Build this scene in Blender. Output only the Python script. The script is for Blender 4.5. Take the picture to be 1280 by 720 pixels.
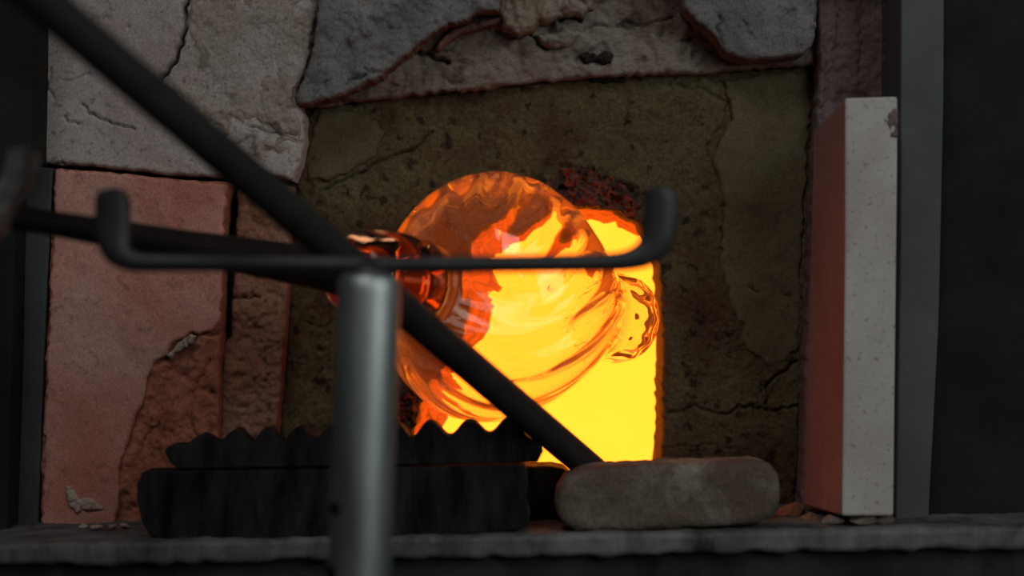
import bpy, bmesh, math
import numpy as np
from mathutils import Vector, Matrix

for o in list(bpy.data.objects):
    bpy.data.objects.remove(o)
sc = bpy.context.scene
COL = sc.collection

# ------------------------------------------------------------------ camera
F = 2470.0                                   # focal length in pixels of the 1280x720 frame
cd = bpy.data.cameras.new('camera')
cd.sensor_width = 36.0
cd.lens = 36.0 * F / 1280.0
cd.clip_start = 0.05
cd.dof.use_dof = True
cd.dof.focus_distance = 1.86
cd.dof.aperture_fstop = 2.6
cam = bpy.data.objects.new('camera', cd)
cam.rotation_euler = (math.pi / 2, 0, 0)
COL.objects.link(cam)
sc.camera = cam

# ------------------------------------------------------------------ light
w = bpy.data.worlds.new('workshop_air')
sc.world = w
w.use_nodes = True
bg = w.node_tree.nodes['Background']
bg.inputs[0].default_value = (0.80, 0.92, 1.0, 1)
bg.inputs[1].default_value = 0.028


def area(name, loc, target, sx, sy, power, col):
    l = bpy.data.lights.new(name, 'AREA')
    l.shape = 'RECTANGLE'
    l.size, l.size_y = sx, sy
    l.energy = power
    l.color = col
    o = bpy.data.objects.new(name, l)
    o.location = loc
    d = Vector(target) - Vector(loc)
    o.rotation_euler = d.to_track_quat('-Z', 'Y').to_euler()
    COL.objects.link(o)
    return o


area('workshop_window_light', (1.75, -0.5, 0.9), (0.0, 1.7, 0.0), 1.7, 1.5, 17.0, (0.93, 1.0, 0.98))
area('workshop_roof_light', (-0.7, -0.6, 2.4), (0.0, 1.8, 0.0), 1.6, 1.0, 16.5, (1.0, 0.98, 0.97))

sc.view_settings.view_transform = 'Standard'
sc.view_settings.look = 'None'
sc.view_settings.exposure = 0.0
sc.view_settings.gamma = 1.0
sc.view_settings.use_curve_mapping = False
sc.cycles.use_denoising = True
sc.cycles.max_bounces = 24
sc.cycles.transmission_bounces = 20
sc.cycles.glossy_bounces = 8
sc.cycles.diffuse_bounces = 5
sc.cycles.volume_bounces = 2
sc.cycles.sample_clamp_indirect = 6.0


# ------------------------------------------------------------------ helpers
def P(px, py, d):
    """A photo pixel at distance d from the camera plane."""
    return Vector(((px - 640.0) / F * d, d, (360.0 - py) / F * d))


def tag(o, label, cat, group=None):
    o['label'] = label
    o['category'] = cat
    if group:
        o['group'] = group
    return o


def empty(name, loc):
    o = bpy.data.objects.new(name, None)
    o.location = loc
    o.empty_display_size = 0.05
    COL.objects.link(o)
    return o


def link(name, me, mats, parent=None):
    o = bpy.data.objects.new(name, me)
    for m in (mats if isinstance(mats, (list, tuple)) else [mats]):
        me.materials.append(m)
    COL.objects.link(o)
    if parent is not None:
        o.parent = parent
        # keep the world position of meshes written in world coordinates
        loc = Vector((0, 0, 0))
        p = parent
        while p is not None:
            loc += p.location
            p = p.parent
        o.location = -loc
    return o


def lattice(rng, n=256):
    return rng.random((n, n)).astype(np.float32)


def vnoise(x, y, tab):
    n = tab.shape[0]
    xi = np.floor(x).astype(int)
    yi = np.floor(y).astype(int)
    fx = x - xi
    fy = y - yi
    fx = fx * fx * (3 - 2 * fx)
    fy = fy * fy * (3 - 2 * fy)
    a = tab[yi % n, xi % n]
    b = tab[yi % n, (xi + 1) % n]
    c = tab[(yi + 1) % n, xi % n]
    e = tab[(yi + 1) % n, (xi + 1) % n]
    return (a * (1 - fx) + b * fx) * (1 - fy) + (c * (1 - fx) + e * fx) * fy - 0.5


def fbm(x, y, tab, octaves=5, gain=0.55):
    s = 0
    a = 1.0
    for k in range(octaves):
        s = s + a * vnoise(x + 17.3 * k, y + 31.7 * k, tab)
        x, y, a = x * 2.03, y * 2.03, a * gain
    return s


def jag(pts, amp=2.0, step=7.0, seed=0, closed=True):
    """Break the sides of an outline into irregular short runs."""
    rng = np.random.default_rng(seed)
    out = []
    n = len(pts)
    for i in range(n if closed else n - 1):
        a = np.array(pts[i], float)
        b = np.array(pts[(i + 1) % n], float)
        L = np.hypot(*(b - a))
        k = max(1, int(L / step))
        nrm = np.array([-(b - a)[1], (b - a)[0]]) / max(L, 1e-6)
        for j in range(k):
            t = (j + (rng.random() - .5) * .5 * (j > 0)) / k
            off = (rng.random() - .5) * 2 * amp * (0.35 if j == 0 else 1)
            out.append(tuple(a + (b - a) * t + nrm * off))
    if not closed:
        out.append(tuple(pts[-1]))
    return out


def inside(X, Y, poly):
    r = np.zeros(X.shape, bool)
    n = len(poly)
    for i in range(n):
        x0, y0 = poly[i]
        x1, y1 = poly[(i + 1) % n]
        if y0 == y1:
            continue
        c = ((y0 > Y) != (y1 > Y)) & (X < (x1 - x0) * (Y - y0) / (y1 - y0) + x0)
        r ^= c
    return r


def seg_dist(X, Y, pts, closed, reach=1e9):
    best = np.full(X.shape, 1e9)
    bx = X.copy()
    by = Y.copy()
    n = len(pts)
    for i in range(n if closed else n - 1):
        x0, y0 = pts[i]
        x1, y1 = pts[(i + 1) % n]
        m = (X > min(x0, x1) - reach) & (X < max(x0, x1) + reach) & (Y > min(y0, y1) - reach) & (Y < max(y0, y1) + reach)
        if not m.any():
            continue
        xs, ys = X[m], Y[m]
        dx, dy = x1 - x0, y1 - y0
        L = dx * dx + dy * dy + 1e-9
        t = np.clip(((xs - x0) * dx + (ys - y0) * dy) / L, 0, 1)
        qx, qy = x0 + t * dx, y0 + t * dy
        d = np.hypot(xs - qx, ys - qy)
        bb = best[m]
        u = d < bb
        bb[u] = d[u]
        best[m] = bb
        tx, ty = bx[m], by[m]
        tx[u] = qx[u]
        ty[u] = qy[u]
        bx[m], by[m] = tx, ty
    return best, bx, by


def slab(name, poly, d, thick, mat, parent, edge_mat=None, hole=None, step=2.0, amp=0.002, scale=26.0, rnd=5.0,
         rdepth=0.004, cracks=(), pits=(), rough_at=None, seed=1, tilt=(0, 0), warp=None):
    """A masonry piece: outline in photo pixels on the plane at distance d, real relief on its
    face, rounded broken edges, cracks cut in, and solid thickness behind."""
    rng = np.random.default_rng(seed)
    tab = lattice(rng)
    xs = [p[0] for p in poly]
    ys = [p[1] for p in poly]
    gx = np.arange(min(xs) - step, max(xs) + 2 * step, step)
    gy = np.arange(min(ys) - step, max(ys) + 2 * step, step)
    GX, GY = np.meshgrid(gx, gy)
    cx, cy = GX[:-1, :-1] + step / 2, GY[:-1, :-1] + step / 2
    keep = inside(cx, cy, poly)
    if hole is not None:
        keep &= ~inside(cx, cy, hole)
    H, W = GX.shape
    idx = np.arange(H * W).reshape(H, W)
    kj, ki = np.nonzero(keep)
    quads = np.stack([idx[kj, ki], idx[kj, ki + 1], idx[kj + 1, ki + 1], idx[kj + 1, ki]], 1)
    pad = np.pad(keep, 1)
    bed = []
    jj, ii = kj + 1, ki + 1
    for (dj, di, a, b) in ((-1, 0, 0, 1), (0, 1, 1, 2), (1, 0, 2, 3), (0, -1, 3, 0)):
        m = ~pad[jj + dj, ii + di]
        bed.append(np.stack([quads[m, a], quads[m, b]], 1))
    bed = np.concatenate(bed)
    used = np.unique(quads)
    remap = np.full(H * W, -1)
    remap[used] = np.arange(len(used))
    quads = remap[quads]
    bed = remap[bed]
    X = GX.ravel()[used].astype(float)
    Y = GY.ravel()[used].astype(float)
    reach = max(rnd, step * 2) + 3
    ds, qx, qy = seg_dist(X, Y, poly, True, reach)
    if hole is not None:
        d2, q2x, q2y = seg_dist(X, Y, hole, True, reach)
        u = d2 < ds
        ds[u], qx[u], qy[u] = d2[u], q2x[u], q2y[u]
    bn = np.unique(bed)
    snap = bn[ds[bn] < 1.6 * step]
    X[snap], Y[snap] = qx[snap], qy[snap]
    ds[bn] = 0
    a = amp if rough_at is None else amp * rough_at(X, Y)
    off = a * (fbm(X / scale, Y / scale, tab, 5) * 1.6 + 0.5 * fbm(X / (scale * .22), Y / (scale * .22), tab, 3))
    t = np.clip(ds / rnd, 0, 1)
    off -= rdepth * (1 - np.sqrt(np.clip(1 - (1 - t) ** 2, 0, 1)))
    for (pts, wd, dp) in cracks:
        q = jag(pts, min(3.0, wd * 1.2 + .8), 6.0, seed + len(pts), False)
        dd, _, _ = seg_dist(X, Y, q, False, wd + 3)
        off -= dp * np.clip(1 - dd / wd, 0, 1)
    for (hx, hy, hr, dp) in pits:
        r = np.hypot(X - hx, Y - hy) / hr + 0.5 * fbm(X / 9, Y / 9, tab, 3)
        off -= dp * np.clip(1.2 - r, 0, 1)
    off += tilt[0] * (X - np.mean(xs)) + tilt[1] * (Y - np.mean(ys))
    if warp is not None:
        off += warp(X, Y)
    n = len(X)
    V = np.empty((n, 3))
    V[:, 0] = (X - 640) / F * d
    V[:, 1] = d - off
    V[:, 2] = (360 - Y) / F * d
    bn = np.unique(bed)
    bm_ = np.full(n, -1)
    bm_[bn] = np.arange(len(bn)) + n
    B = V[bn].copy()
    B[:, 1] = d + thick
    walls = np.stack([bed[:, 1], bed[:, 0], bm_[bed[:, 0]], bm_[bed[:, 1]]], 1)
    me = bpy.data.meshes.new(name)
    allq = np.concatenate([quads, walls])
    me.from_pydata(np.concatenate([V, B]).tolist(), [], allq[:, ::-1].tolist())
    sm = np.zeros(len(allq), bool)
    sm[:len(quads)] = True
    me.polygons.foreach_set('use_smooth', sm)
    mats = [mat]
    if edge_mat is not None:
        mats.append(edge_mat)
        mi = np.zeros(len(allq), np.int32)
        mi[len(quads):] = 1
        # the broken rim shows the core too
        qc = ds[quads].max(1)
        mi[:len(quads)][qc < rnd * 0.55] = 1
        o = link(name, me, mats, parent)
        me.polygons.foreach_set('material_index', mi)
    else:
        o = link(name, me, mats, parent)
    me.update()
    return o


def bm_obj(name, bm, mat, parent=None, smooth=False):
    bmesh.ops.recalc_face_normals(bm, faces=bm.faces[:])
    me = bpy.data.meshes.new(name)
    bm.to_mesh(me)
    bm.free()
    if smooth:
        for p in me.polygons:
            p.use_smooth = True
    return link(name, me, mat, parent)


def add_box(bm, x0, x1, y0, y1, z0, z1):
    v = [bm.verts.new((x, y, z)) for x in (x0, x1) for y in (y0, y1) for z in (z0, z1)]
    for f in ((0, 1, 3, 2), (4, 6, 7, 5), (0, 4, 5, 1), (2, 3, 7, 6), (0, 2, 6, 4), (1, 5, 7, 3)):
        bm.faces.new([v[i] for i in f])


def box(name, x0, x1, y0, y1, z0, z1, mat, parent=None, bevel=0.0):
    bm = bmesh.new()
    add_box(bm, x0, x1, y0, y1, z0, z1)
    if bevel:
        bmesh.ops.bevel(bm, geom=bm.edges[:], offset=bevel, segments=2, affect='EDGES', profile=0.6)
    return bm_obj(name, bm, mat, parent)


def prism(name, pts, d0, d1, mat, parent=None, bevel=0.004, voxel=0.0, rough=0.0, size=0.02, segs=3, lean=0.0, back=None):
    """Outline in photo pixels at distance d0, carried straight back to d1 in real depth."""
    bm = bmesh.new()
    f = [P(x, y, d0) for (x, y) in pts]
    fv = [bm.verts.new(p) for p in f]
    if back is None:
        bv = [bm.verts.new((p.x + lean * (d1 - d0), d1, p.z)) for p in f]
    else:
        bv = [bm.verts.new(P(x, y, d1)) for (x, y) in back]
    bm.faces.new(fv)
    bm.faces.new(bv[::-1])
    n = len(fv)
    for i in range(n):
        bm.faces.new([fv[i], bv[i], bv[(i + 1) % n], fv[(i + 1) % n]])
    o = bm_obj(name, bm, mat, parent)
    if bevel:
        m = o.modifiers.new('bevel', 'BEVEL')
        m.width = bevel
        m.segments = segs
        m.limit_method = 'ANGLE'
        m.angle_limit = math.radians(48)
    if voxel:
        m = o.modifiers.new('remesh', 'REMESH')
        m.mode = 'VOXEL'
        m.voxel_size = voxel
        m.use_smooth_shade = True
        if rough:
            for k, (sz, st) in enumerate(((size, rough), (size * .28, rough * .45))):
                t = bpy.data.textures.new(name + '_grit', 'CLOUDS')
                t.noise_scale = sz
                t.noise_depth = 3
                m = o.modifiers.new('grit', 'DISPLACE')
                m.texture = t
                m.texture_coords = 'GLOBAL'
                m.strength = st
                m.mid_level = 0.5
    return o


def tube(bm, pts, rads, n=20, squash=None, cap=True):
    """Round (or flattened) bar along points; rads per point; squash = (axis, factor per point)."""
    pts = [Vector(p) for p in pts]
    rings = []
    ref = Vector((0, 1, 0))
    for i, p in enumerate(pts):
        t = (pts[min(i + 1, len(pts) - 1)] - pts[max(i - 1, 0)]).normalized()
        b = ref - t * ref.dot(t)
        if b.length < 1e-3:
            b = Vector((1, 0, 0)) - t * t.x
        b.normalize()
        c = t.cross(b)
        r = rads[i] if hasattr(rads, '__len__') else rads
        q = squash[i] if squash is not None else 1.0
        rings.append([bm.verts.new(p + b * (math.cos(2 * math.pi * k / n) * r * q) + c * (math.sin(2 * math.pi * k / n) * r))
                      for k in range(n)])
    for i in range(len(rings) - 1):
        for k in range(n):
            bm.faces.new([rings[i][k], rings[i][(k + 1) % n], rings[i + 1][(k + 1) % n], rings[i + 1][k]])
    if cap:
        bm.faces.new(rings[0][::-1])
        bm.faces.new(rings[-1])


# ------------------------------------------------------------------ materials
def newmat(name):
    m = bpy.data.materials.new(name)
    m.use_nodes = True
    nt = m.node_tree
    return m, nt, nt.nodes['Principled BSDF']


def node(nt, kind, **kw):
    n = nt.nodes.new(kind)
    for k, v in kw.items():
        setattr(n, k, v)
    return n


def coords(nt, stretch=(1, 1, 1)):
    g = node(nt, 'ShaderNodeNewGeometry')
    mp = node(nt, 'ShaderNodeMapping')
    mp.inputs['Scale'].default_value = stretch
    nt.links.new(g.outputs['Position'], mp.inputs['Vector'])
    return mp.outputs['Vector']


def noise(nt, vec, scale, detail=6, rough=0.6, dist=0.0):
    n = node(nt, 'ShaderNodeTexNoise')
    n.inputs['Scale'].default_value = scale
    n.inputs['Detail'].default_value = detail
    n.inputs['Roughness'].default_value = rough
    n.inputs['Distortion'].default_value = dist
    nt.links.new(vec, n.inputs['Vector'])
    return n.outputs['Fac']


def ramp(nt, fac, stops):
    r = node(nt, 'ShaderNodeValToRGB')
    e = r.color_ramp.elements
    while len(e) < len(stops):
        e.new(0.5)
    for el, (p, c) in zip(e, stops):
        el.position = p
        el.color = (*c, 1) if len(c) == 3 else c
    nt.links.new(fac, r.inputs['Fac'])
    return r.outputs['Color']


def mix(nt, a, b, fac, mode='MIX'):
    n = node(nt, 'ShaderNodeMix', data_type='RGBA', blend_type=mode)
    for s, v in ((n.inputs[0], fac), (n.inputs[6], a), (n.inputs[7], b)):
        if hasattr(v, 'is_linked') or hasattr(v, 'links'):
            nt.links.new(v, s)
        elif isinstance(v, tuple):
            s.default_value = (*v, 1)
        else:
            s.default_value = v
    return n.outputs[2]


def bump(nt, h, bsdf, strength=0.5, dist=0.002):
    b = node(nt, 'ShaderNodeBump')
    b.inputs['Strength'].default_value = strength
    b.inputs['Distance'].default_value = dist
    nt.links.new(h, b.inputs['Height'])
    nt.links.new(b.outputs['Normal'], bsdf.inputs['Normal'])


def stone(name, c1, c2, c3, patch=9.0, grain=190.0, speck=(0.02, 0.02, 0.02), speck_amt=0.5, speck_scale=75.0,
          bumpd=0.003, bumps=0.7, rough=0.95, stretch=(1, 1, 1), lo=0.36, hi=0.64, gc=0.3):
    m, nt, b = newmat(name)
    v = coords(nt, stretch)
    c = ramp(nt, noise(nt, v, patch, 7, 0.62, 0.4), [(lo, c1), (0.5, c2), (hi, c3)])
    g = noise(nt, v, grain * 2.2, 5, 0.75)
    c = mix(nt, c, ramp(nt, g, [(0.3, (1 - gc * 1.25,) * 3), (0.7, (1 + gc * .75,) * 3)]), 1.0, 'MULTIPLY')
    if speck_amt:
        s = noise(nt, v, speck_scale, 3, 0.5)
        f = ramp(nt, s, [(0.60, (0, 0, 0)), (0.68, (speck_amt,) * 3)])
        c = mix(nt, c, speck, f)
    nt.links.new(c, b.inputs['Base Color'])
    b.inputs['Roughness'].default_value = rough
    b.inputs['Specular IOR Level'].default_value = 0.25
    h = mix(nt, noise(nt, v, grain * 1.9, 8, 0.75), noise(nt, v, patch * 6, 6, 0.65), 0.35)
    bump(nt, h, b, bumps, bumpd)
    return m


def metal(name, c1, c2, patch=20.0, rough=(0.35, 0.6), metallic=1.0, stretch=(1, 1, 1), bumpd=0.0006, spec=0.5):
    m, nt, b = newmat(name)
    v = coords(nt, stretch)
    n1 = noise(nt, v, patch, 7, 0.62, 0.3)
    nt.links.new(ramp(nt, n1, [(0.35, c1), (0.65, c2)]), b.inputs['Base Color'])
    r = ramp(nt, noise(nt, v, patch * 2.3, 5, 0.6), [(0.3, (rough[0],) * 3), (0.7, (rough[1],) * 3)])
    nt.links.new(r, b.inputs['Roughness'])
    b.inputs['Metallic'].default_value = metallic
    b.inputs['Specular IOR Level'].default_value = spec
    bump(nt, noise(nt, v, patch * 9, 6, 0.6), b, 0.5, bumpd)
    return m


def glow(name, col, strength, dim=None, patch=14.0, base=(0.3, 0.1, 0.05), span=(0.36, 0.62)):
    """Incandescent refractory: gives off light by its own heat."""
    m, nt, b = newmat(name)
    b.inputs['Base Color'].default_value = (*base, 1)
    b.inputs['Roughness'].default_value = 0.9
    if dim is None:
        b.inputs['Emission Color'].default_value = (*col, 1)
    else:
        v = coords(nt)
        nt.links.new(ramp(nt, noise(nt, v, patch, 6, 0.65, 0.5), [(span[0], dim), (span[1], col)]), b.inputs['Emission Color'])
    b.inputs['Emission Strength'].default_value = strength
    return m


M = {}
M['plaster'] = stone('grey_plaster', (0.44, 0.355, 0.32), (0.50, 0.44, 0.41), (0.52, 0.48, 0.455), 7, 190, (0.12, 0.10, 0.10), 0.55, 120, 0.0018, 0.6)
M['rough_plaster'] = stone('rough_tan_grey_plaster', (0.35, 0.25, 0.19), (0.43, 0.345, 0.29), (0.47, 0.42, 0.38), 9, 170, (0.16, 0.11, 0.08), 0.5, 95, 0.003, 0.8)
M['flap'] = stone('cool_grey_plaster', (0.215, 0.205, 0.195), (0.27, 0.265, 0.255), (0.37, 0.345, 0.32), 18, 210, (0.07, 0.07, 0.075), 0.5, 130, 0.004, 0.9)
M['flap_core'] = stone('red_brown_plaster_core', (0.16, 0.07, 0.05), (0.24, 0.12, 0.09), (0.32, 0.20, 0.16), 22, 160)
M['band'] = stone('brown_grey_mortar', (0.22, 0.145, 0.11), (0.29, 0.225, 0.18), (0.34, 0.295, 0.25), 12, 150, (0.03, 0.025, 0.02), 0.7, 42, 0.0035, 0.8, stretch=(.7, 1, 1.3))
M['soot'] = stone('black_soot_crust', (0.02, 0.018, 0.016), (0.035, 0.03, 0.026), (0.07, 0.06, 0.05), 40, 180)
M['tan'] = stone('tan_rubble', (0.25, 0.17, 0.12), (0.33, 0.25, 0.19), (0.40, 0.33, 0.27), 20, 150)
M['olive'] = stone('olive_fired_block', (0.115, 0.066, 0.034), (0.160, 0.122, 0.060), (0.185, 0.165, 0.085), 8, 120, (0.02, 0.015, 0.01), 0.8, 75, 0.005, 1.0, gc=0.42)
M['olive_skin'] = stone('smooth_olive_grey_wash', (0.125, 0.085, 0.045), (0.155, 0.122, 0.066), (0.170, 0.150, 0.085), 9, 200, (0.05, 0.04, 0.03), 0.3, 60, 0.0015, 0.5)
M['pink'] = stone('pink_smooth_firebrick', (0.54, 0.21, 0.155), (0.62, 0.30, 0.24), (0.65, 0.38, 0.32), 6, 230, (0.20, 0.08, 0.06), 0.35, 110, 0.001, 0.45)
M['red'] = stone('red_rough_firebrick', (0.44, 0.145, 0.085), (0.51, 0.19, 0.12), (0.54, 0.245, 0.165), 14, 150, (0.12, 0.04, 0.025), 0.5, 85, 0.004, 0.9)
M['brown'] = stone('brown_pink_firebrick', (0.32, 0.15, 0.09), (0.38, 0.185, 0.12), (0.41, 0.23, 0.16), 12, 160, (0.06, 0.03, 0.02), 0.5, 80, 0.004, 0.9)
M['lump'] = stone('pale_mortar', (0.45, 0.31, 0.25), (0.52, 0.39, 0.32), (0.56, 0.45, 0.38), 40, 220)
M['strip'] = stone('dull_mauve_masonry', (0.19, 0.13, 0.115), (0.23, 0.165, 0.155), (0.24, 0.20, 0.195), 9, 160, (0.05, 0.04, 0.04), 0.5, 60, 0.003, 0.7)
M['joint'] = stone('dark_mortar_bed', (0.07, 0.055, 0.045), (0.10, 0.08, 0.065), (0.13, 0.11, 0.09), 20, 160)
M['cream'] = stone('cream_firebrick_face', (0.50, 0.455, 0.41), (0.57, 0.525, 0.48), (0.61, 0.575, 0.535), 12, 330, (0.22, 0.18, 0.15), 0.6, 200, 0.001, 0.4, gc=0.12)
M['rose'] = stone('rose_firebrick_side', (0.33, 0.19, 0.18), (0.37, 0.23, 0.225), (0.40, 0.265, 0.26), 7, 210, (0.25, 0.10, 0.08), 0.3, 90, 0.001, 0.5)
M['stone'] = stone('worn_tan_firebrick', (0.16, 0.115, 0.085), (0.22, 0.17, 0.135), (0.36, 0.315, 0.26), 11, 170, (0.09, 0.06, 0.045), 0.5, 80, 0.003, 0.9, lo=0.42, hi=0.60)
M['sill'] = metal('sooty_grey_sill_steel', (0.045, 0.045, 0.044), (0.20, 0.197, 0.19), 24, (0.55, 0.8), 0.2, (1, 1, 0.45), 0.0015)
M['dark_steel'] = metal('dark_sooty_steel', (0.012, 0.013, 0.014), (0.022, 0.023, 0.024), 10, (0.6, 0.85), 0.1, bumpd=0.001, spec=0.15)
M['lower'] = metal('mottled_lower_steel', (0.018, 0.019, 0.02), (0.055, 0.055, 0.055), 14, (0.6, 0.85), 0.1, (1, 1, 0.5), 0.001, spec=0.15)
M['jamb'] = metal('blue_grey_jamb_steel', (0.055, 0.060, 0.062), (0.085, 0.09, 0.092), 12, (0.55, 0.8), 0.2, bumpd=0.001, spec=0.3)
M['plate_strip'] = metal('grey_green_plate_steel', (0.085, 0.095, 0.092), (0.115, 0.125, 0.12), 9, (0.55, 0.75), 0.2, bumpd=0.001, spec=0.3)
M['plate'] = metal('brown_black_plate_steel', (0.013, 0.013, 0.0125), (0.026, 0.022, 0.020), 9, (0.6, 0.85), 0.1, bumpd=0.001, spec=0.15)
M['graphite'] = metal('black_graphite', (0.002, 0.002, 0.002), (0.030, 0.030, 0.030), 34, (0.55, 0.8), 0.0, (1.6, 1.6, 0.4), 0.0015, spec=0.10)
M['iron'] = metal('black_forged_iron', (0.028, 0.028, 0.027), (0.048, 0.046, 0.044), 25, (0.45, 0.65), 0.2, bumpd=0.0006, spec=0.3)
M['yoke_iron'] = metal('dark_grey_rod_iron', (0.045, 0.046, 0.046), (0.070, 0.071, 0.071), 25, (0.4, 0.55), 0.6, bumpd=0.0005)
M['pipe_iron'] = metal('oxidised_blowpipe_iron', (0.012, 0.009, 0.008), (0.022, 0.015, 0.013), 25, (0.5, 0.7), 0.1, bumpd=0.0005, spec=0.2)
M['cradle'] = metal('sooty_grey_cradle_iron', (0.05, 0.051, 0.05), (0.18, 0.18, 0.175), 60, (0.55, 0.75), 0.2, bumpd=0.001, spec=0.3)
M['post'] = metal('galvanised_post_steel', (0.42, 0.48, 0.46), (0.62, 0.68, 0.66), 16, (0.42, 0.58), 1.0, (1.5, 1.5, 0.25), 0.0006)
M['hole'] = metal('black_hole', (0.004, 0.004, 0.004), (0.006, 0.006, 0.006), 10, (0.9, 0.95), 0.0, spec=0.0)
M['heat'] = glow('yellow_hot_refractory', (1.0, 0.292, 0.0175), 2.7, (1.0, 0.262, 0.012), 5)
M['throat'] = glow('orange_hot_refractory', (1.0, 0.085, 0.003), 0.75, (0.10, 0.004, 0.0003), 70)
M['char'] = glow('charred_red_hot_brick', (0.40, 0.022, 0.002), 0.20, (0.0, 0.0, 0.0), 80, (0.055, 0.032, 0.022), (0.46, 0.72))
M['shop_wall'] = stone('dim_painted_wall', (0.10, 0.105, 0.105), (0.12, 0.125, 0.125), (0.14, 0.145, 0.145), 2, 60, (0.05, 0.05, 0.05), 0.3, 20)
M['floor'] = stone('dark_concrete', (0.05, 0.05, 0.05), (0.08, 0.078, 0.075), (0.11, 0.105, 0.10), 3, 60, (0.02, 0.02, 0.02), 0.4, 20)

m, nt, b = newmat('hot_clear_glass')
b.inputs['Base Color'].default_value = (1.0, 0.965, 0.93, 1)
b.inputs['Roughness'].default_value = 0.0
b.inputs['IOR'].default_value = 1.48
b.inputs['Transmission Weight'].default_value = 1.0
ve = node(nt, 'ShaderNodeEmission')
ve.inputs['Color'].default_value = (1.0, 0.13, 0.006, 1)
ve.inputs['Strength'].default_value = 7.5
nt.links.new(ve.outputs[0], nt.nodes['Material Output'].inputs['Volume'])
M['glass'] = m
m, nt, b = newmat('cooled_amber_glass')
b.inputs['Base Color'].default_value = (0.55, 0.22, 0.10, 1)
b.inputs['Roughness'].default_value = 0.04
b.inputs['IOR'].default_value = 1.48
b.inputs['Transmission Weight'].default_value = 1.0
M['collar'] = m

# ------------------------------------------------------------------ setting
FLOOR = -1.05
bm = bmesh.new()
add_box(bm, -3, 3, -2.6, 3.4, FLOOR - 0.1, FLOOR)
o = bm_obj('floor', bm, M['floor'])
o['kind'] = 'structure'
for nm, bx in (('wall_back', (-3, 3, 3.3, 3.4, FLOOR, 2.9)), ('wall_left', (-3.1, -3, -2.6, 3.4, FLOOR, 2.9)), ('wall_right', (3, 3.1, -2.6, 3.4, FLOOR, 2.9)),
               ('wall_front', (-3, 3, -2.7, -2.6, FLOOR, 2.9)), ('ceiling', (-3, 3, -2.6, 3.4, 2.9, 3.0))):
    bm = bmesh.new()
    add_box(bm, *bx)
    o = bm_obj(nm, bm, M['shop_wall'])
    o['kind'] = 'structure'

# ------------------------------------------------------------------ furnace
fur = empty('furnace', (0, 1.9, FLOOR))
tag(fur, 'masonry glass furnace with a rough glowing yellow opening and cracked pink and grey brickwork', 'furnace')

hole = jag([(512, 648), (514, 575), (516, 540), (524, 508), (548, 468), (570, 440), (580, 415), (588, 380), (586, 340),
            (590, 302), (606, 280), (646, 268), (700, 262), (735, 258), (768, 262), (794, 276), (812, 298), (824, 330),
            (828, 380), (829, 430), (827, 480), (829, 530), (825, 580), (826, 648)], 1.8, 6.0, 5)
olive = [(396, 128), (440, 129), (480, 119), (560, 113), (640, 105), (700, 99), (760, 93), (860, 91), (900, 88), (960, 84),
         (1022, 78), (1022, 180), (1013, 300), (1006, 420), (1001, 500), (999, 560), (994, 652), (340, 660), (345, 560),
         (352, 480), (360, 380), (366, 260), (372, 205), (382, 150)]
front = slab('front_block', jag(olive, 1.8, 9, 2), 1.90, 0.10, M['olive'], fur, hole=hole, amp=0.0035, scale=40, rnd=7, rdepth=0.006,
             cracks=[([(836, 516), (870, 507), (900, 517), (935, 508), (965, 514), (1000, 508)], 3, .006),
                     ([(960, 512), (958, 484), (972, 468), (996, 452)], 3, .006),
                     ([(405, 236), (440, 222), (470, 205), (520, 185), (540, 165)], 3, .006),
                     ([(845, 105), (880, 112), (912, 128), (905, 150), (890, 175), (882, 190)], 3, .004),
                     ([(830, 560), (880, 555), (930, 562)], 2, .003),
                     ([(375, 400), (400, 410), (415, 400)], 2, .004)],
             pits=[(886, 272, 10, .006), (876, 294, 8, .005), (612, 212, 5, .004), (700, 215, 22, .008), (735, 235, 26, .010),
                   (780, 250, 18, .008), (670, 232, 12, .006)],
             warp=lambda X, Y: -0.030 * np.clip(1 - np.hypot((X - 735) / 75, (Y - 252) / 34), 0, 1), seed=3)
slab('wash_skin', jag([(398, 140), (440, 138), (470, 150), (480, 165), (470, 195), (440, 214), (408, 226), (385, 225), (384, 195), (390, 160)], 2.5, 8, 4),
     1.8965, 0.008, M['olive_skin'], front, amp=0.0012, scale=50, rnd=4, rdepth=0.003, seed=4)
slab('wash_skin', jag([(905, 100), (960, 92), (1015, 90), (1012, 170), (1004, 280), (998, 440), (965, 462), (930, 430), (900, 330), (905, 250), (890, 200), (915, 150)], 3, 8, 14),
     1.8965, 0.008, M['olive_skin'], front, amp=0.0018, scale=50, rnd=5, rdepth=0.003, seed=14)

# throat: the hot lining of the opening, tapering inward behind the front block
bm = bmesh.new()
cxh, cyh = 700, 440
rng = np.random.default_rng(8)
inner = []
for (x, y) in hole:
    lx = 26 * max(0, min(1, (690 - x) / 90.0)) + 10 * max(0, min(1, (y - 430) / 90)) * (x < 600) + 5 * (x > 800)
    ly = 17 * max(0, min(1, (360 - y) / 80.0))
    inner.append((640 + (x + lx - 640) * 1.0 + 5 * (rng.random() - .5), y + ly + 5 * (rng.random() - .5)))
r0 = [bm.verts.new(P(x, y, 1.925)) for (x, y) in [(cxh + (x - cxh) * 1.02, cyh + (y - cyh) * 1.02) for (x, y) in hole]]
r1 = [bm.verts.new(P(x, y, 2.01)) for (x, y) in inner]
r2 = [bm.verts.new(P(cxh + (x - cxh) * 1.9, cyh + (y - cyh) * 1.9, 2.012)) for (x, y) in inner]
n = len(r0)
for i in range(n):
    j = (i + 1) % n
    bm.faces.new([r0[i], r0[j], r1[j], r1[i]])
    bm.faces.new([r1[i], r1[j], r2[j], r2[i]])
bm_obj('throat_lining', bm, M['throat'], fur)

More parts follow.
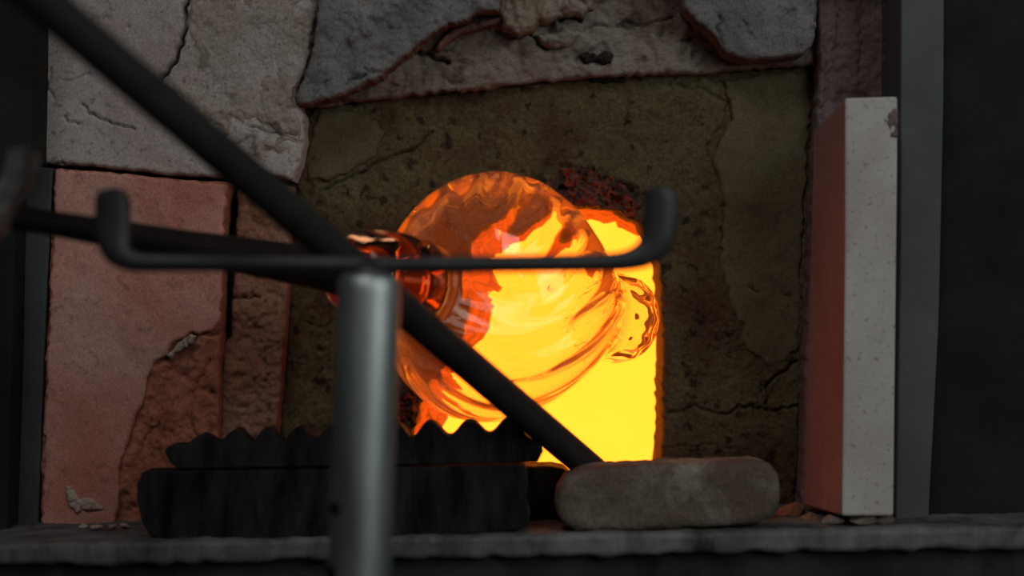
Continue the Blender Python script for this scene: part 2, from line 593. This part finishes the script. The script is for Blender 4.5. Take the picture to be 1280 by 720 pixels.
slab('charred_rim', jag([(662, 240), (690, 220), (706, 210), (740, 207), (760, 218), (780, 232), (802, 250), (816, 280), (826, 318), (816, 302), (798, 278), (768, 263), (735, 258), (700, 261), (676, 262)], 3.2, 5, 41),
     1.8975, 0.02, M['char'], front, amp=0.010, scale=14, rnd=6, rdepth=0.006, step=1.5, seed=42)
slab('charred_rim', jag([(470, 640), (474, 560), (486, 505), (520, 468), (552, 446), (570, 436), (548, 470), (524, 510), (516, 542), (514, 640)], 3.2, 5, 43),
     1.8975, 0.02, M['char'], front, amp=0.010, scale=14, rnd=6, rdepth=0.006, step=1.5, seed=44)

# hot chamber and an added unseen box that keeps its glow from leaking
X0, X1, Z0, Z1 = -0.21, 0.27, -0.25, 0.20
bm = bmesh.new()
add_box(bm, X0, X1, 2.02, 2.62, Z0, Z1)
bm.faces.ensure_lookup_table()
for f in [f for f in bm.faces if all(abs(v.co.y - 2.02) < 1e-5 for v in f.verts)]:
    bm.faces.remove(f)
bm_obj('hot_chamber', bm, M['heat'], fur)
bm = bmesh.new()
add_box(bm, X0 - .04, X1 + .04, 1.985, 2.68, Z0 - .04, Z1 + .04)
for f in [f for f in bm.faces if all(abs(v.co.y - 1.985) < 1e-5 for v in f.verts)]:
    bm.faces.remove(f)
bm_obj('glow_shield', bm, M['joint'], fur)

# mortar bed behind the separate masonry pieces (frame around the front block)
bm = bmesh.new()
zt, zb = 0.62, -0.235
add_box(bm, -0.62, -0.195, 1.905, 1.99, zb, zt)
add_box(bm, 0.262, 0.62, 1.905, 1.99, zb, zt)
add_box(bm, -0.195, 0.262, 1.905, 1.99, 0.168, zt)
bm_obj('mortar_bed', bm, M['joint'], fur)

# upper left plaster
slab('plaster_panel', jag([(38, -60), (400, -60), (398, 8), (391, 50), (383, 85), (370, 118), (379, 142), (381, 176), (371, 214), (366, 226),
                           (330, 219), (285, 221), (215, 219), (130, 209), (44, 203), (40, 150), (44, 90), (41, 40)], 1.6, 8, 6),
     1.858, 0.06, M['plaster'], fur, amp=0.0030, scale=44, rnd=6, rdepth=0.005,
     cracks=[([(236, -20), (232, 20), (228, 55), (215, 80), (203, 94), (200, 108)], 3.6, .02),
             ([(200, 108), (222, 122), (232, 138), (236, 146)], 2.2, .006),
             ([(102, 130), (110, 142), (135, 152), (168, 162)], 2.2, .006),
             ([(62, 85), (60, 110), (68, 124)], 1.8, .004), ([(80, 145), (84, 154), (98, 155)], 2, .005),
             ([(78, 101), (112, 92)], 2, .004), ([(285, 182), (308, 172)], 2, .004),
             ([(44, 204), (90, 206)], 2.5, .006), ([(310, 160), (345, 165), (378, 178)], 2.5, .006)],
     pits=[(133, 23, 6, .003), (160, 34, 3, .003), (310, 190, 16, .004), (340, 165, 12, .004)],
     rough_at=lambda X, Y: 0.22 + 0.85 * np.clip((X - 190) / 60, 0, 1), seed=7)

slab('rough_plaster_skin', jag([(239, -60), (396, -60), (394, 8), (387, 50), (379, 85), (366, 118), (375, 142), (377, 176), (367, 212), (362, 222), (330, 216), (300, 205),
                                (270, 178), (246, 152), (232, 132), (214, 116), (204, 106), (207, 97), (219, 82), (232, 57), (236, 20)], 2.0, 6, 81),
     1.8575, 0.008, M['rough_plaster'], fur, amp=0.0040, scale=20, rnd=4, rdepth=0.003,
     cracks=[([(310, 160), (345, 165), (376, 178)], 2.5, .006), ([(285, 182), (308, 172)], 2, .004), ([(330, 30), (345, 48), (340, 60)], 2, .003)],
     pits=[(310, 190, 16, .004), (340, 165, 12, .004)], rough_at=lambda X, Y: 0.55 + 0.6 * np.clip((Y - 90) / 80, 0, 1), seed=82)

# top band of mortar above the opening block
slab('mortar_band', jag([(396, 134), (440, 126), (480, 122), (560, 115), (610, 112), (640, 106), (700, 99), (760, 95), (860, 92), (905, 88), (1022, 80),
                         (1022, -60), (396, -60)], 2.2, 8, 9),
     1.884, 0.03, M['band'], fur, amp=0.006, scale=44, rnd=6, rdepth=0.006,
     cracks=[([(640, 48), (660, 40), (672, 55), (684, 62)], 2.5, .008), ([(735, 35), (775, 30), (782, 24), (790, 30), (840, 22)], 2.5, .006),
             ([(516, 62), (540, 70), (560, 78)], 4, .014), ([(700, 24), (712, 20), (725, 26)], 4, .012)],
     pits=[(730, 72, 9, .006), (752, 70, 14, .007), (680, 32, 14, .010), (880, 60, 26, .012)], seed=10)
for k, (q, dd) in enumerate([([(724, 68), (734, 64), (746, 68), (758, 63), (768, 68), (764, 79), (750, 80), (742, 76), (730, 79)], 1.8805),
                             ([(736, 98), (760, 94), (784, 96), (782, 104), (760, 103), (740, 106)], 1.8965)]):
    slab('soot_patch', jag(q, 2.5, 4, 90 + k), dd, 0.01, M['soot'], fur, amp=0.005, scale=8, rnd=5, rdepth=0.004, step=1.3, seed=91 + k)
# peeling flaps of plaster
slab('plaster_flap', jag([(398, -60), (396, 10), (389, 60), (379, 95), (366, 121), (370, 130), (386, 131), (402, 126), (420, 121), (450, 108),
                          (478, 96), (484, 88), (500, 76), (516, 62), (528, 52), (545, 40), (560, 31), (580, 27), (600, 15), (626, 13), (628, -60)], 1.6, 5, 11),
     1.846, 0.034, M['flap'], fur, edge_mat=M['flap_core'], amp=0.0036, scale=24, rnd=5, rdepth=0.007,
     cracks=[([(456, 84), (462, 92), (480, 90)], 2, .006), ([(432, 104), (450, 98), (458, 92)], 2.4, .006), ([(405, 104), (412, 100)], 2, .005)],
     pits=[(388, 108, 10, .004), (470, 20, 8, -.004), (440, 50, 7, -.006), (490, 28, 7, -.005), (460, 36, 9, -.004)], seed=12)
slab('plaster_flap', jag([(540, 62), (560, 40), (590, 27), (615, 22), (630, 18), (626, 26), (600, 36), (575, 42), (560, 52), (548, 64)], 1.2, 5, 31),
     1.868, 0.02, M['flap_core'], fur, amp=0.003, scale=20, rnd=4, rdepth=0.004, seed=32)
slab('plaster_chunk', jag([(630, -60), (622, 12), (628, 36), (648, 44), (668, 38), (674, 28), (690, 24), (706, 18), (728, 20), (742, 10), (750, -60)], 2.4, 6, 13),
     1.862, 0.03, M['tan'], fur, amp=0.007, scale=22, rnd=9, rdepth=0.010, seed=13)
slab('plaster_chunk', jag([(668, 46), (684, 40), (705, 36), (726, 34), (728, 44), (712, 56), (694, 60), (676, 54)], 2, 5, 15),
     1.873, 0.02, M['band'], fur, amp=0.005, scale=12, rnd=8, rdepth=0.008, seed=16)
slab('plaster_flap', jag([(848, -60), (854, 10), (866, 22), (884, 38), (900, 54), (908, 68), (935, 76), (965, 74), (990, 70), (1006, 67), (1016, 58), (1021, 44),
                          (1023, 10), (1024, -60)], 1.3, 6, 17),
     1.845, 0.036, M['flap'], fur, edge_mat=M['strip'], amp=0.0030, scale=30, rnd=7, rdepth=0.008,
     cracks=[([(928, 24), (934, 38), (942, 48)], 2, .005), ([(900, 20), (898, 40), (905, 55)], 2.5, .006)], seed=18)

# left firebricks
pk = slab('firebrick_slab', jag([(67, 210), (130, 214), (215, 223), (287, 228), (281, 255), (278, 330), (276, 420), (273, 500), (271, 560), (271, 694), (48, 694),
                                 (51, 560), (58, 400), (64, 280)], 1.0, 9, 19),
          1.846, 0.05, M['red'], fur, amp=0.0045, scale=32, rnd=4, rdepth=0.005,
          cracks=[([(252, 416), (262, 420), (276, 414)], 2, .005), ([(262, 450), (240, 490), (238, 530), (248, 550)], 2, .004),
                  ([(200, 528), (180, 545), (172, 575)], 2.2, .005)],
          pits=[(252, 488, 5, .005), (264, 492, 5, .006), (230, 470, 10, .003), (225, 510, 12, .003)], seed=20)
slab('smooth_face', jag([(69, 212), (130, 216), (215, 225), (283, 230), (277, 300), (275, 400), (264, 414), (248, 418), (236, 416), (226, 424), (214, 430), (208, 444), (192, 452),
                         (186, 468), (178, 500), (168, 520), (160, 548), (150, 580), (148, 620), (140, 690), (51, 692), (54, 560), (61, 400), (66, 280)], 2.0, 6, 21),
     1.840, 0.010, M['pink'], pk, amp=0.0014, scale=60, rnd=3, rdepth=0.0025, seed=22)
slab('firebrick_slab', jag([(295, 235), (330, 229), (365, 233), (361, 300), (357, 400), (351, 480), (344, 560), (344, 694), (272, 694), (274, 560), (277, 432), (288, 420),
                            (291, 340), (296, 262)], 1.0, 7, 23),
     1.868, 0.04, M['brown'], fur, amp=0.0050, scale=26, rnd=4, rdepth=0.005,
     cracks=[([(286, 374), (305, 372), (324, 372)], 2.4, .006), ([(330, 440), (338, 500), (330, 540)], 2, .004)],
     pits=[(330, 398, 6, .004), (300, 470, 6, .003)], seed=24)
for k, q in enumerate([[(80, 606), (90, 605), (94, 617), (100, 624), (112, 622), (122, 626), (132, 636), (124, 640), (108, 638), (96, 642), (86, 634), (83, 620)],
                       [(206, 444), (222, 428), (234, 420), (248, 418), (240, 430), (226, 438), (212, 450)]]):
    slab('mortar_smear', jag(q, 2.2, 4, 60 + k), 1.8375, 0.008, M['lump'], pk, amp=0.0022, scale=9, rnd=5, rdepth=0.0035, step=1.2, seed=61 + k)

# right masonry strip behind the loose brick
slab('masonry_strip', jag([(1022, -60), (1112, -60), (1110, 130), (1106, 662), (1000, 662), (1004, 560), (1006, 480), (1014, 300), (1020, 180), (1024, 100)], 1.6, 9, 25),
     1.866, 0.04, M['strip'], fur, amp=0.0035, scale=34, rnd=6, rdepth=0.006,
     cracks=[([(1044, -60), (1048, 20), (1042, 80), (1046, 130)], 2.5, .004), ([(1030, 60), (1034, 110), (1026, 150)], 2.2, .005),
             ([(1078, -40), (1076, 110)], 2.5, .004)], seed=26)
slab('mortar_edge', jag([(1108, -60), (1127, -60), (1127, 122), (1108, 118)], 1.2, 8, 27), 1.845, 0.04, M['flap'], fur, amp=0.003, scale=20, rnd=4, rdepth=0.005, seed=28)


# steel frame of the furnace
def plate(name, pts, d0, d1, mat, bev=0.002):
    return prism(name, pts, d0, d1, mat, fur, bevel=bev)


plate('steel_column', [(-260, -900), (40, -900), (42, 60), (39, 202), (20, 208), (15, 460), (7, 700), (-260, 700)], 1.80, 1.93, M['dark_steel'])
plate('steel_jamb', [(4, 206), (66, 210), (60, 330), (54, 460), (46, 696), (-10, 696)], 1.842, 1.93, M['jamb'])
plate('steel_strip', [(1127, -400), (1182, -400), (1180, 120), (1174, 400), (1160, 668), (1119, 668), (1125, 300)], 1.775, 1.93, M['plate_strip'])
plate('steel_panel', [(1175, -900), (1560, -900), (1560, 674), (1158, 672), (1172, 400), (1178, 120)], 1.79, 1.93, M['plate'])
# hood plate above, body behind
box('hood_plate', -0.66, 0.70, 1.80, 1.93, 0.335, 0.95, M['dark_steel'], fur, 0.004)
bm = bmesh.new()
add_box(bm, -0.66, -0.62, 1.93, 2.78, FLOOR, 0.95)
add_box(bm, 0.66, 0.70, 1.93, 2.78, FLOOR, 0.95)
add_box(bm, -0.62, 0.66, 2.74, 2.78, FLOOR, 0.95)
add_box(bm, -0.62, 0.66, 1.93, 2.74, 0.91, 0.95)
bm_obj('steel_casing', bm, M['dark_steel'], fur)
prism('lower_panel', [(-260, 696), (1560, 684), (1560, 1900), (-260, 1900)], 1.712, 1.74, M['lower'], fur, 0.003)


def sill_y(x):
    return 679.0 - 0.0172 * x


top = [(x, sill_y(x)) for x in np.arange(-260, 1561, 20)]
rs = np.random.default_rng(3)
bot = [(x, sill_y(x) + 30 + 5 * (rs.random() - .5)) for x in np.arange(1560, -261, -20)]
prism('sill', top + bot, 1.70, 1.93, M['sill'], fur, 0.003, voxel=0.004, rough=0.005, size=0.03)

# ------------------------------------------------------------------ things on the sill
blk = prism('graphite_block', [(175, 596), (177, 591), (181, 589.5), (300, 588), (420, 586), (560, 583), (652, 581), (658, 584), (660, 605), (658, 622), (663, 640), (661, 655), (650, 662),
                               (610, 667), (480, 670), (300, 673), (200, 674.5), (186, 668), (176, 650), (171, 625), (171, 606)],
            1.712, 1.750, M['graphite'], None, 0.0016)
tag(blk, 'long black graphite block with a rounded end lying on the sill under the notched rest', 'block')

blk2 = prism('graphite_block', [(560, 585), (690, 583), (705, 586), (714, 594), (716, 620), (712, 648), (560, 652)],
             1.795, 1.85, M['graphite'], None, 0.004, voxel=0.002, rough=0.0012, size=0.03)
tag(blk2, 'short black graphite block behind the long block, its end showing beside the tan stone brick', 'block')


def wave(pk, vl):
    out = []
    seq = sorted([(x, y, 0) for x, y in pk] + [(x, y, 1) for x, y in vl])
    for (xa, ya, ka), (xb, yb, kb) in zip(seq[:-1], seq[1:]):
        for t in np.linspace(0, 1, 9)[:-1]:
            s = 0.5 - 0.5 * math.cos(math.pi * t)
            if ka == 0:
                s = s ** 1.25
            else:
                s = 1 - (1 - s) ** 1.25
            out.append((xa + (xb - xa) * t, ya + (yb - ya) * s))
    out.append(seq[-1][:2])
    return out


pkx = [(250, 543), (295, 537), (333, 535), (373, 534), (413, 533), (454, 531), (495, 529), (537, 527), (587, 526), (638, 523)]
vlx = [(273, 552), (314, 552), (353, 551), (393, 550), (433, 549), (474, 548), (515, 547), (562, 545), (612, 542)]
comb = [(222, 586), (212, 578), (206, 566), (207, 560), (214, 556), (234, 556), (240, 549)] + wave(pkx, vlx) + \
       [(648, 528), (658, 545), (676, 556), (679, 564), (672, 578), (400, 583)]
c = prism('notched_rest', comb, 1.7165, 1.748, M['graphite'], None, 0.0012)
tag(c, 'black iron rest with a row of rounded notches along its top edge', 'pipe rest')

st = prism('stone_brick', [(695, 630), (697, 612), (706, 598), (724, 589), (760, 584), (860, 579), (945, 577), (962, 581), (973, 592), (977, 612), (974, 634), (966, 648), (945, 656),
                           (890, 660), (800, 664), (722, 665), (704, 656), (697, 644)],
           1.712, 1.775, M['stone'], None, 0.008, voxel=0.0018, rough=0.0032, size=0.014, segs=4)
tag(st, 'worn tan firebrick with rounded corners lying on the sill before the opening', 'brick')

# upright loose firebrick: cream face, rose side
root = empty('upright_firebrick', P(1087, 650, 1.73))
tag(root, 'tall upright firebrick with a cream face and rose pink side beside the steel panel', 'brick')
bm = bmesh.new()
fr = [P(1056, 122, 1.72), P(1122, 120, 1.72), P(1122, 200, 1.72), P(1117, 645, 1.72), P(1052, 645, 1.72), P(1056, 300, 1.72)]
bk = [P(1017, 164, 1.845), P(1092, 160, 1.845), P(1092, 200, 1.845), P(1085, 632, 1.845), P(1004, 632, 1.845), P(1014, 300, 1.845)]
fv = [bm.verts.new(p) for p in fr]
bv = [bm.verts.new(p) for p in bk]
bm.faces.new(fv)
bm.faces.new(bv[::-1])
for i in range(6):
    f = bm.faces.new([fv[i], bv[i], bv[(i + 1) % 6], fv[(i + 1) % 6]])
    f.material_index = 1 if i in (4, 5) else 0
o = bm_obj('brick_body', bm, [M['cream'], M['rose']], root)
md = o.modifiers.new('bevel', 'BEVEL')
md.width = 0.0025
md.segments = 2
md.limit_method = 'ANGLE'
slab('chipped_corner', jag([(1104, 150), (1122, 128), (1123, 172), (1112, 172)], 1.2, 4, 33), 1.7195, 0.004, M['strip'], root, amp=0.002, scale=10, rnd=3, rdepth=0.002, seed=34)

# crumbs on the sill
PALE = 'pale mortar crumb on the sill beside the rounded end of the long graphite block'
for k, (x, y, d, r, mm, lab) in enumerate([
        (992, 640, 1.80, 14, 'brown', 'reddish crumb of brick lying between the stone brick and the upright firebrick'),
        (1012, 650, 1.76, 9, 'brown', 'small reddish crumb of brick at the foot of the upright firebrick'),
        (1040, 652, 1.74, 10, 'band', 'grey mortar crumb wedged under the rose side of the upright firebrick'),
        (1082, 654, 1.73, 13, 'band', 'flat grey mortar crumb under the cream face of the upright firebrick'),
        (1104, 655, 1.735, 9, 'band', 'small grey mortar crumb beside the foot of the steel panel'),
        (104, 0, 1.80, 4, 'lump', PALE), (121, 0, 1.785, 5, 'lump', PALE), (140, 0, 1.79, 5, 'lump', PALE), (156, 0, 1.80, 4, 'lump', PALE)]):
    bm = bmesh.new()
    bmesh.ops.create_icosphere(bm, subdivisions=3, radius=r / F * d)
    rr = np.random.default_rng(70 + k)
    for _ in range(9):                           # broken facets
        nn = Vector(rr.normal(size=3)).normalized()
        lim = r / F * d * (0.45 + 0.4 * rr.random())
        for v in bm.verts:
            e = v.co.dot(nn) - lim
            if e > 0:
                v.co -= nn * e
    for v in bm.verts:
        v.co *= 0.96 + 0.08 * rr.random()
        v.co.z *= 0.8
        v.co.x *= 1.7
    p = P(x, y, d)
    p.z = (360 - sill_y(x)) / F * 1.70 + r / F * d * 0.5
    bmesh.ops.translate(bm, verts=bm.verts[:], vec=p)
    tag(bm_obj('brick_crumb', bm, M[mm], None, False), lab, 'crumb', 'pale crumbs by the graphite block' if lab is PALE else 'crumbs on the sill')

# ------------------------------------------------------------------ glass vessel and blowpipe
A = math.radians(46)
C = P(612, 371, 1.785)
U = 1.785 / F                                   # metres for a photo pixel at the vessel
ax = Vector((math.cos(A) * 0.985, math.sin(A), -math.cos(A) * 0.172)).normalized()
e1 = Vector((0, 0, 1))
e1 = (e1 - ax * e1.dot(ax)).normalized()
e2 = ax.cross(e1)


def curve(pts, n):
    """Smooth curve through profile points."""
    pts = [np.array(p, float) for p in pts]
    out = []
    for i in range(len(pts) - 1):
        p0, p1, p2, p3 = pts[max(i - 1, 0)], pts[i], pts[i + 1], pts[min(i + 2, len(pts) - 1)]
        for t in np.linspace(0, 1, n, endpoint=False):
            out.append(0.5 * (2 * p1 + (p2 - p0) * t + (2 * p0 - 5 * p1 + 4 * p2 - p3) * t * t + (3 * p1 - p0 - 3 * p2 + p3) * t ** 3))
    out.append(pts[-1])
    return out


outer = curve([(-117, 20), (-117.5, 40), (-114, 49), (-107, 52), (-102, 66), (-94, 92), (-75, 123), (-42, 148), (-4, 157), (44, 149),
               (94, 125), (138, 98), (172, 76), (194, 64), (206, 59), (220, 59), (246, 59), (266, 56), (274, 47), (270, 24), (266, 4)], 7)
inner_p = curve([(-109, 24), (-95, 56), (-86, 86), (-69, 115), (-38, 139), (-4, 150), (42, 142), (90, 118), (133, 90.5), (166, 69.5), (188, 59.5), (204, 54.5), (222, 54), (245, 54), (260, 50), (267, 40), (264, 22), (261, 3)], 7)
moile_o = curve([(-242, 30), (-236, 44), (-220, 53), (-182, 57.5), (-146, 57.5), (-127, 54), (-120, 46), (-118.5, 34), (-118.5, 20.5)], 7)
NR = 224
bm = bmesh.new()


def ringset(prof, ribs):
    rings = []
    for (s, r) in prof:
        ring = []
        for k in range(NR):
            th = 2 * math.pi * k / NR
            q = r
            tw = 0.0066 * s if s < 0 else 0.0042 * s
            if ribs:
                body = max(0, min(1, (s + 92) / 40)) * max(0, min(1, (200 - s) / 34))
                q *= 1 + 0.0035 * body * math.cos(14 * (th + tw)) + 0.003 * body * math.sin(4 * th + .02 * s)
                foot = max(0, min(1, (s - 212) / 10)) * max(0, min(1, (264 - s) / 10))
                q *= 1 + 0.032 * foot * math.cos(12 * th)
            elif s > -100:
                body = max(0, min(1, (s + 92) / 40)) * max(0, min(1, (200 - s) / 34))
                q *= 1 - 0.028 * body * (0.5 + 0.5 * math.cos(14 * (th + tw))) ** 1.6
            ring.append(bm.verts.new(C + ax * (s * U) + (e1 * math.cos(th) + e2 * math.sin(th)) * (q * U)))
        rings.append(ring)
    return rings


def skin(rings, flip=False):
    for a, b_ in zip(rings[:-1], rings[1:]):
        for k in range(NR):
            q = [a[k], a[(k + 1) % NR], b_[(k + 1) % NR], b_[k]]
            bm.faces.new(q if flip else q[::-1])


ro = ringset(outer, True)
skin(ro, True)
ce = bm.verts.new(C + ax * (266 * U))
for k in range(NR):
    bm.faces.new([ce, ro[-1][k], ro[-1][(k + 1) % NR]][::-1] if False else [ro[-1][k], ro[-1][(k + 1) % NR], ce])
ri = ringset(inner_p, False)
skin([ro[0]] + ri, False)
ci = bm.verts.new(C + ax * (262 * U))
for k in range(NR):
    bm.faces.new([ri[-1][(k + 1) % NR], ri[-1][k], ci])


def close(name):
    global bm
    bmesh.ops.recalc_face_normals(bm, faces=bm.faces[:])
    me = bpy.data.meshes.new(name)
    bm.to_mesh(me)
    bm.free()
    for p in me.polygons:
        p.use_smooth = True
    bm = None
    return me


me = close('glass_vessel')
gv = link('glass_vessel', me, M['glass'])
tag(gv, 'round ribbed clear glass vessel glowing orange on the end of the blowpipe at the opening', 'vessel')

# the cooler collar of glass gathered round the pipe head, with the socket the pipe fills
bm = bmesh.new()
rm = ringset(moile_o, False)
sock = ringset([(-158, 20.5), (-158, 30.4), (-238, 30.2), (-241.5, 29.8)], False)
skin(rm + sock + [rm[0]], True)
o = link('glass_collar', close('glass_collar'), M['collar'], gv)
o['label'] = 'dark amber glass collar round the pipe head'

# blowpipe along the same axis
bm = bmesh.new()
ss = [-157, -164, -204, -242, -266, -300, -380, -480, -640, -1500]
rr = [28, 29.6, 29.8, 29.5, 26, 23.5, 21, 17, 13.2, 12.5]
tube(bm, [C + ax * (s * U) for s in ss], [r * U for r in rr], 28)
bp = bm_obj('blowpipe', bm, M['pipe_iron'], None, True)
tag(bp, 'dark iron blowpipe reaching from the cradle at the left edge to the glowing glass', 'blowpipe')

# cradle that carries the pipe (only the near arm shows)
sQ = -100.0
while True:                                      # the cradle stands just outside the left edge of the photo
    Q = C + ax * (sQ * U)
    if 640 + Q.x / Q.y * F < -40:
        break
    sQ -= 2.0
qx, qy = 640 + Q.x / Q.y * F, 360 - Q.z / Q.y * F
rpx = 13.2 * U / Q.y * F + 1.0                   # pipe radius in pixels there
cl = curve([(27, 186), (26, 205), (19, 228), (4, 252), (-16, qy + rpx + 10), (qx, qy + rpx + 16), (qx - 28, qy + rpx + 9), (qx - 50, qy - 8), (qx - 58, qy - 45), (qx - 58, qy - 75)], 6)
ctr = P(qx, qy + rpx + 30, Q.y)
cr = empty('pipe_cradle', (ctr.x, ctr.y, FLOOR))
tag(cr, 'curved flat iron cradle arm with a red-lit edge rising beside the blowpipe', 'cradle')
bm = bmesh.new()
prev = None
for i in range(len(cl)):
    a_, b_ = cl[max(i - 1, 0)], cl[min(i + 1, len(cl) - 1)]
    t_ = (b_ - a_) / np.hypot(*(b_ - a_))
    nx, ny = -t_[1], t_[0]
    h = 13.0
    p1 = P(cl[i][0] + nx * h, cl[i][1] + ny * h, Q.y)
    p2 = P(cl[i][0] - nx * h, cl[i][1] - ny * h, Q.y)
    ring = [bm.verts.new((p.x, Q.y + dy, p.z)) for (p, dy) in ((p1, -.012), (p1, .026), (p2, .026), (p2, -.012))]
    if prev:
        for k in range(4):
            bm.faces.new([prev[k], prev[(k + 1) % 4], ring[(k + 1) % 4], ring[k]])
    else:
        bm.faces.new(ring)
    prev = ring
bm.faces.new(prev[::-1])
bm_obj('cradle_arm', bm, M['cradle'], cr)
bm = bmesh.new()
tube(bm, [(ctr.x, ctr.y, FLOOR + .012), (ctr.x, ctr.y, ctr.z)], 0.014, 20)
bm_obj('post', bm, M['iron'], cr, True)
for k in range(3):
    a = 2 * math.pi * k / 3 + .4
    bm = bmesh.new()
    tube(bm, [(ctr.x, ctr.y, FLOOR + .05), (ctr.x + .26 * math.cos(a), ctr.y + .26 * math.sin(a), FLOOR + .012)], 0.011, 14)
    bm_obj('leg', bm, M['iron'], cr, True)

# ------------------------------------------------------------------ leaning iron bar
bm = bmesh.new()
p_low = P(712, 563, 1.762)
p_up = P(112, 52, 1.225)
dr = (p_low - p_up).normalized()
zs = (360 - sill_y(800)) / F * 1.70
tl = (zs + 0.010 - p_low.z) / dr.z
R = 0.0133
end = p_low + dr * tl
far = p_up - dr * 0.75
tube(bm, [end, end - dr * .004, p_low, p_up, far + dr * .004, far], [R * .7, R, R, R, R, R * .7], 28)
lb = bm_obj('iron_bar', bm, M['iron'], None, True)
tag(lb, 'long straight black iron bar sloping down past the yoke post to the sill', 'bar')

# ------------------------------------------------------------------ yoke stand in the foreground
D = 1.385
yk = empty('yoke_stand', P(449, 720, D) * 1.0)
yk.location.z = FLOOR
tag(yk, 'steel yoke stand with an upturned hook at each end of its crossbar', 'stand')
pt, pb = P(462, 343, D), P(449, 720, D)
dv = (pb - pt)
foot = pt + dv * ((FLOOR + .01 - pt.z) / dv.z)
rpost = 39.5 / F * D
bm = bmesh.new()
up = -dv.normalized()
tube(bm, [foot, pt - up * .012, pt - up * .004, pt], [rpost, rpost, rpost * .96, rpost * .86], 40)
pst = bm_obj('post', bm, M['post'], yk, True)
for (x, y) in ((421, 633), (416, 713)):
    cpt = P(x, y, D)
    axc = pt + dv * ((cpt.z - pt.z) / dv.z)
    ox = cpt.x - axc.x
    oy = -math.sqrt(max(rpost ** 2 - ox ** 2, 1e-8))
    nrm = Vector((ox, oy, 0)).normalized()
    bm = bmesh.new()
    s0 = axc + nrm * (rpost - .003)
    tube(bm, [s0, s0 + nrm * .0036], 0.0052, 16)
    bm_obj('adjustment_hole', bm, M['hole'], pst, True)

Dc = D - 0.0
u = 1 / F * Dc


def hookpath(sign):
    pts, rad, sq = [], [], []
    if sign < 0:
        seq = [(462, 331), (380, 330), (300, 329), (220, 328.5), (175, 327.5), (158, 323), (147, 314), (142, 300), (141, 282), (141, 262), (141, 250), (141.5, 243), (142, 237.5), (142, 234.5)]
        wd = [11, 11, 11, 11.2, 12.5, 15, 18.5, 21.5, 23, 23, 22.5, 20, 14, 5]
    else:
        seq = [(462, 331), (540, 330.5), (620, 330), (700, 329), (765, 327.5), (790, 324), (808, 316), (819, 303), (824, 288), (826, 268), (826.5, 250), (826, 241), (826, 235), (826, 232)]
        wd = [11, 11, 11, 11.2, 12, 14, 17.5, 20.5, 22, 22, 21.5, 19, 13, 5]
    for (x, y, w_) in curve([(x, y, k) for (x, y), k in zip(seq, wd)], 5):
        pts.append(P(x, y, Dc))
        rad.append(w_ * u)
        sq.append(11.0 / max(w_, 11))
    return pts, rad, sq


lp, lr, lq = hookpath(-1)
rp_, rr_, rq = hookpath(1)
bm = bmesh.new()
tube(bm, lp[::-1] + rp_[1:], lr[::-1] + rr_[1:], 20, lq[::-1] + rq[1:])
cb = bm_obj('crossbar', bm, M['yoke_iron'], yk, True)
bm = bmesh.new()
tube(bm, [pt - up * .006, pt, pt + up * 0.006, pt + up * .010], [rpost * .80, rpost * .8, rpost * .6, rpost * .3], 24)
bm_obj('weld_cap', bm, M['yoke_iron'], yk, True)
for k in range(3):
    a = 2 * math.pi * k / 3 - math.pi / 2
    bm = bmesh.new()
    tube(bm, [foot + Vector((0, 0, .10)), foot + Vector((.30 * math.cos(a), .30 * math.sin(a), .005))], 0.014, 16)
    bm_obj('leg', bm, M['yoke_iron'], yk, True)
